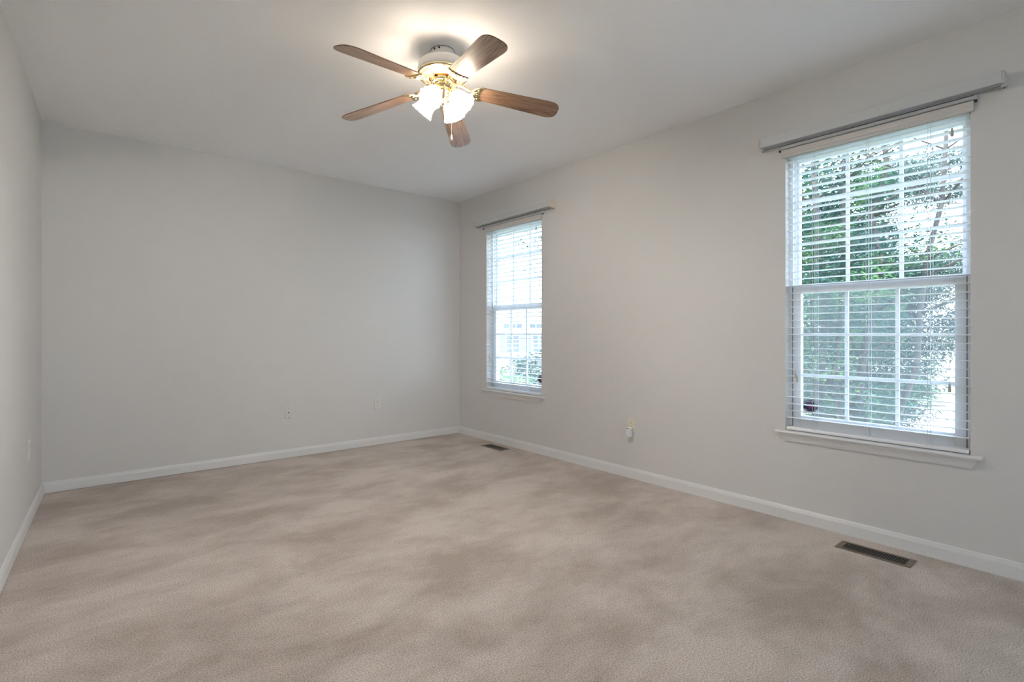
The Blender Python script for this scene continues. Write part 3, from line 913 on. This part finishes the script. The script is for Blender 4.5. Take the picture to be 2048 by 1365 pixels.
def leaves(name, m, parent, clusters, n, size, droop=0.3, seed=1, aspect=0.55):
    """clusters: (x,y,z, rx,ry,rz, weight)"""
    rnd = random.Random(seed)
    tot = sum(c[6] for c in clusters)
    vs = []; fs = []
    for c in clusters:
        for _ in range(int(n * c[6] / tot)):
            while True:
                p = Vector((rnd.uniform(-1, 1), rnd.uniform(-1, 1), rnd.uniform(-1, 1)))
                if 0.15 < p.length <= 1: break
            P = Vector((c[0] + p.x * c[3], c[1] + p.y * c[4], c[2] + p.z * c[5]))
            a = rnd.uniform(0, 2 * PI)
            d = Vector((math.cos(a), math.sin(a), rnd.uniform(-droop - 0.3, 0.35))).normalized()
            w = d.cross(Vector((rnd.uniform(-.5, .5), rnd.uniform(-.5, .5), 1))).normalized()
            L_ = size * rnd.uniform(0.6, 1.25); ww = L_ * aspect * 0.5
            nn = d.cross(w) * L_ * 0.12
            i = len(vs)
            vs += [P, P + d * L_ * 0.45 + w * ww - nn, P + d * L_, P + d * L_ * 0.45 - w * ww - nn, P + d * L_ * 0.45]
            fs += [(i, i + 1, i + 4), (i + 1, i + 2, i + 4), (i + 2, i + 3, i + 4), (i + 3, i, i + 4)]
    me = bpy.data.meshes.new(name)
    me.from_pydata([tuple(v) for v in vs], [], fs); me.update()
    me.materials.append(m)
    o = bpy.data.objects.new(name, me); COL.objects.link(o); o.parent = parent
    return o

def branchy(base, top, r0, r1, seed, wob=0.12, nseg=14):
    rnd = random.Random(seed)
    b0, t0 = Vector(base), Vector(top)
    pts = []
    for k in range(nseg + 1):
        t = k / nseg
        p = b0.lerp(t0, t) + Vector((rnd.uniform(-wob, wob), rnd.uniform(-wob, wob), 0)) * (t * (1.2 - t) * 2)
        pts.append(p)
    return pts, [r0 + (r1 - r0) * k / nseg for k in range(nseg + 1)]

def tree(name, loc, label, trunks, clusters, n, size, m, seed, cat='tree', droop=0.3, aspect=0.55, twigs=14):
    trunks = [(a, b_, h + UP, r) for a, b_, h, r in trunks]
    clusters = [(c[0], c[1], c[2] + UP) + tuple(c[3:]) for c in clusters]
    root = empty(name, loc); tag(root, label, cat)
    tips = []
    for i, (dx, dy, h, r) in enumerate(trunks):
        pts, rr = branchy((dx * 0.12, dy * 0.12, -0.05), (dx, dy, h), r, r * 0.35, seed + i)
        g = MB(); g.tube(pts, rr, 9)
        rnd = random.Random(seed * 7 + i)
        for q in range(twigs):
            k = rnd.randint(6, len(pts) - 1)
            a = rnd.uniform(0, 2 * PI); ln = rnd.uniform(0.5, 1.3)
            p = pts[k]; e = p + Vector((math.cos(a) * ln, math.sin(a) * ln, rnd.uniform(0.1, 0.9) * ln))
            mid = p.lerp(e, 0.5) + Vector((0, 0, 0.08))
            g.tube([p, mid, e], [rr[k] * 0.5, rr[k] * 0.3, 0.006], 6)
        g.build('trunk', M['bark'], root)
    leaves('foliage', m, root, clusters, n, size, droop, seed, aspect)
    return root

def blob(n, cx, cy, cz, rx, ry, rz, r, seed):
    rnd = random.Random(seed); out = []
    for _ in range(n):
        while True:
            p = Vector((rnd.uniform(-1, 1), rnd.uniform(-1, 1), rnd.uniform(-1, 1)))
            if p.length <= 1: break
        s_ = r * rnd.uniform(0.6, 1.3)
        out.append((cx + p.x * rx, cy + p.y * ry, cz + p.z * rz, s_, s_, s_ * 0.6, s_ ** 2))
    return out

# multi-stemmed tree filling the left and middle of the nearer window
tree('tree', (6.9, 2.35, GZ), 'leafy many-stemmed tree filling most of the nearer window',
     [(0.05, 0.15, 4.6, 0.085), (0.5, -0.45, 5.0, 0.075), (0.2, -0.15, 4.8, 0.06), (0.9, 0.5, 4.6, 0.06), (0.3, -1.1, 5.0, 0.055)],
     blob(170, 0.4, 0.35, 3.0, 1.6, 1.25, 2.6, 0.40, 3), 36000, 0.062, M['leaf'], 11)
# paler drooping tree to the right of it, further away
tree('weeping_tree', (11.4, 3.3, GZ), 'hazy grey-green drooping tree behind the many-stemmed one',
     [(0.1, 0.0, 4.5, 0.06), (0.5, 0.4, 4.6, 0.04)],
     blob(90, 0.0, 0.1, 1.6, 1.5, 1.0, 2.3, 0.45, 5) + [c for c in blob(110, 0.3, -0.6, 3.9, 1.3, 1.9, 2.1, 0.45, 6) if not (c[1] < -0.3 and 3.95 < c[2] < 4.6)], 80000, 0.11, M['leaf_grey'], 23, droop=0.9, aspect=0.22)
tree('tall_tree', (16.0, 6.6, GZ), 'dark bushy tree far beyond the nearer window',
     [(0.1, 0.0, 5.5, 0.16)],
     blob(90, 0, 0, 4.4, 2.4, 2.2, 3.4, 0.75, 8), 9000, 0.17, M['leaf_dark'], 31)
# shrubs under the far window
shr = [((4.9, 6.05, GZ), 1.85, 'small tree crown with pale leaves just outside the far window', M['leaf_light'], 0.9, 4),
       ((7.3, 8.2, GZ), 2.15, 'green tree crown standing behind the pale leaved one', M['leaf_dark'], 1.0, 6),
       ((10.2, 10.9, GZ), 2.2, 'tallest green crown growing in front of the white house', M['leaf_dark'], 1.1, 9)]
for loc, hh, lab, m, w, sd in shr:
    tree('small_tree', loc, lab, [(0.1, 0.1, hh * 0.8, 0.03), (-0.2, 0.15, hh * 0.75, 0.025)], blob(40, 0, 0, hh * 0.55, w * 0.8, w * 0.8, hh * 0.42, 0.28, sd), 2600, 0.11, m, sd, 'tree', twigs=5)
# overhanging branch at the top of the far window
st = tree('street_tree', (8.9, 8.2, GZ), 'tree whose outer twigs hang into the top of the far window',
     [(-0.1, 0.0, 4.6, 0.08)], blob(26, -0.45, 1.3, 4.65, 0.35, 0.40, 0.32, 0.16, 17) + blob(50, 0.9, -0.9, 4.5, 1.0, 1.0, 0.9, 0.4, 18), 3600, 0.075, M['leaf_dark'], 41, twigs=0)
g = MB(); g.tube([(-0.09, 0.0, 4.4 + UP), (-0.2, 0.6, 4.75 + UP), (-0.45, 1.3, 4.75 + UP)], [0.03, 0.015, 0.006], 6)
g.build('branch', M['bark'], st)

# neighbour's white house
hx, hy = 30.0, 36.5
hs_ = empty('neighbour_house', (hx, hy, GZ), R(-35)); tag(hs_, 'white sided house with shuttered windows seen through the far window', 'house')
g = MB(); g.box(-9, 9, -4, 4, 0, 4.0 + UP)
for k in range(36):
    g.box(-9.02, 9.02, -4.03, -4.0, k * 0.2, k * 0.2 + 0.17)
g.build('wall', M['siding'], hs_)
g = MB(); g.add([(-9.4, -4.5, 4.0 + UP), (9.4, -4.5, 4.0 + UP), (9.4, 4.5, 4.0 + UP), (-9.4, 4.5, 4.0 + UP), (-9.4, 0, 5.9 + UP), (9.4, 0, 5.9 + UP)], [(0, 1, 5, 4), (2, 3, 4, 5), (0, 4, 3), (1, 2, 5), (3, 2, 1, 0)])
g.build('roof', M['roof'], hs_)
for wx in (-6.6, -4.4, -2.2, 0.0, 2.2, 4.4, 6.6):
    for up_, z0, z1 in ((0, 0.85 + UP, 2.25 + UP), (1, 2.85 + UP, 3.25 + UP)):
        g = MB(); w = 0.8 if up_ else 0.55
        g.box(wx - w - 0.08, wx + w + 0.08, -4.10, -4.0, z0 - 0.08, z1 + 0.08)
        f = g.build('window', M['fence'], hs_)
        g = MB()
        nx, nz = (3, 1) if up_ else (2, 4)
        for i in range(nx):
            for j in range(nz):
                a0 = wx - w + 2 * w * i / nx + 0.04; a1 = wx - w + 2 * w * (i + 1) / nx - 0.04
                c0 = z0 + (z1 - z0) * j / nz + 0.03; c1 = z0 + (z1 - z0) * (j + 1) / nz - 0.03
                g.box(a0, a1, -4.12, -4.09, c0, c1)
        g.build('pane', M['houseglass'], f)
        if not up_:
            for s_ in (-1, 1):
                g = MB(); a0 = wx + s_ * (w + 0.32)
                g.box(a0 - 0.2, a0 + 0.2, -4.08, -4.0, z0 - 0.05, z1 + 0.05)
                for j in range(9): g.box(a0 - 0.16, a0 + 0.16, -4.10, -4.08, z0 + j * 0.17, z0 + j * 0.17 + 0.1)
                g.build('shutter', M['shutter'], hs_)

# patio, path and white rail fences to the right of the tree
PAT = [(34.33, 9.43), (50.34, 10.83), (44.93, 8.09), (35.26, 6.51)]
b = MB(); b.prism(PAT, GZ, GZ + 0.06)
structure(b.build('patio', M['patio']), 'pinkish patio far below the lower right of the nearer window', 'patio')
def fence(name, p0, p1, h, label, gap=0.14):
    a, c = Vector(p0), Vector(p1)
    L_ = (c - a).length
    root = empty(name, a, math.atan2(c.y - a.y, c.x - a.x)); tag(root, label, 'fence')
    g = MB(); g.box(0, L_, -0.03, 0.03, h - 0.05, h); g.box(0, L_, -0.025, 0.025, 0.12, 0.17); g.build('rail', M['fence'], root)
    g = MB()
    n = max(4, int(L_ / gap))
    for i in range(n):
        x = (i + 0.5) * L_ / n; g.box(x - gap * 0.22, x + gap * 0.22, -0.02, 0.02, 0.05, h - 0.02)
    g.build('balusters', M['fence'], root)
    for x in (0, L_ / 2, L_):
        g = MB(); g.box(x - 0.05, x + 0.05, -0.05, 0.05, 0, h + 0.1); g.build('post', M['fence'], root)
fence('patio_railing', (PAT[2][0], PAT[2][1] - 0.3, GZ), (PAT[3][0], PAT[3][1] - 0.3, GZ), 1.0, 'white railing with thin balusters along the patio', 0.4)
fence('picket_fence', (81.9, 17.0, GZ), (85.7, 13.8, GZ), 1.5, 'white picket fence far across the lawn', 0.42)
# power line across the far window
g = MB()
pts = [(7.5 + t * 6, 15 - t * 6, 3.35 - 0.25 * math.sin(PI * t)) for t in [i / 20 for i in range(21)]]
g.tube(pts, 0.012, 6)
tag(g.build('street_wire', M['wire']), 'thin dark overhead wire crossing the top of the far window', 'wire')
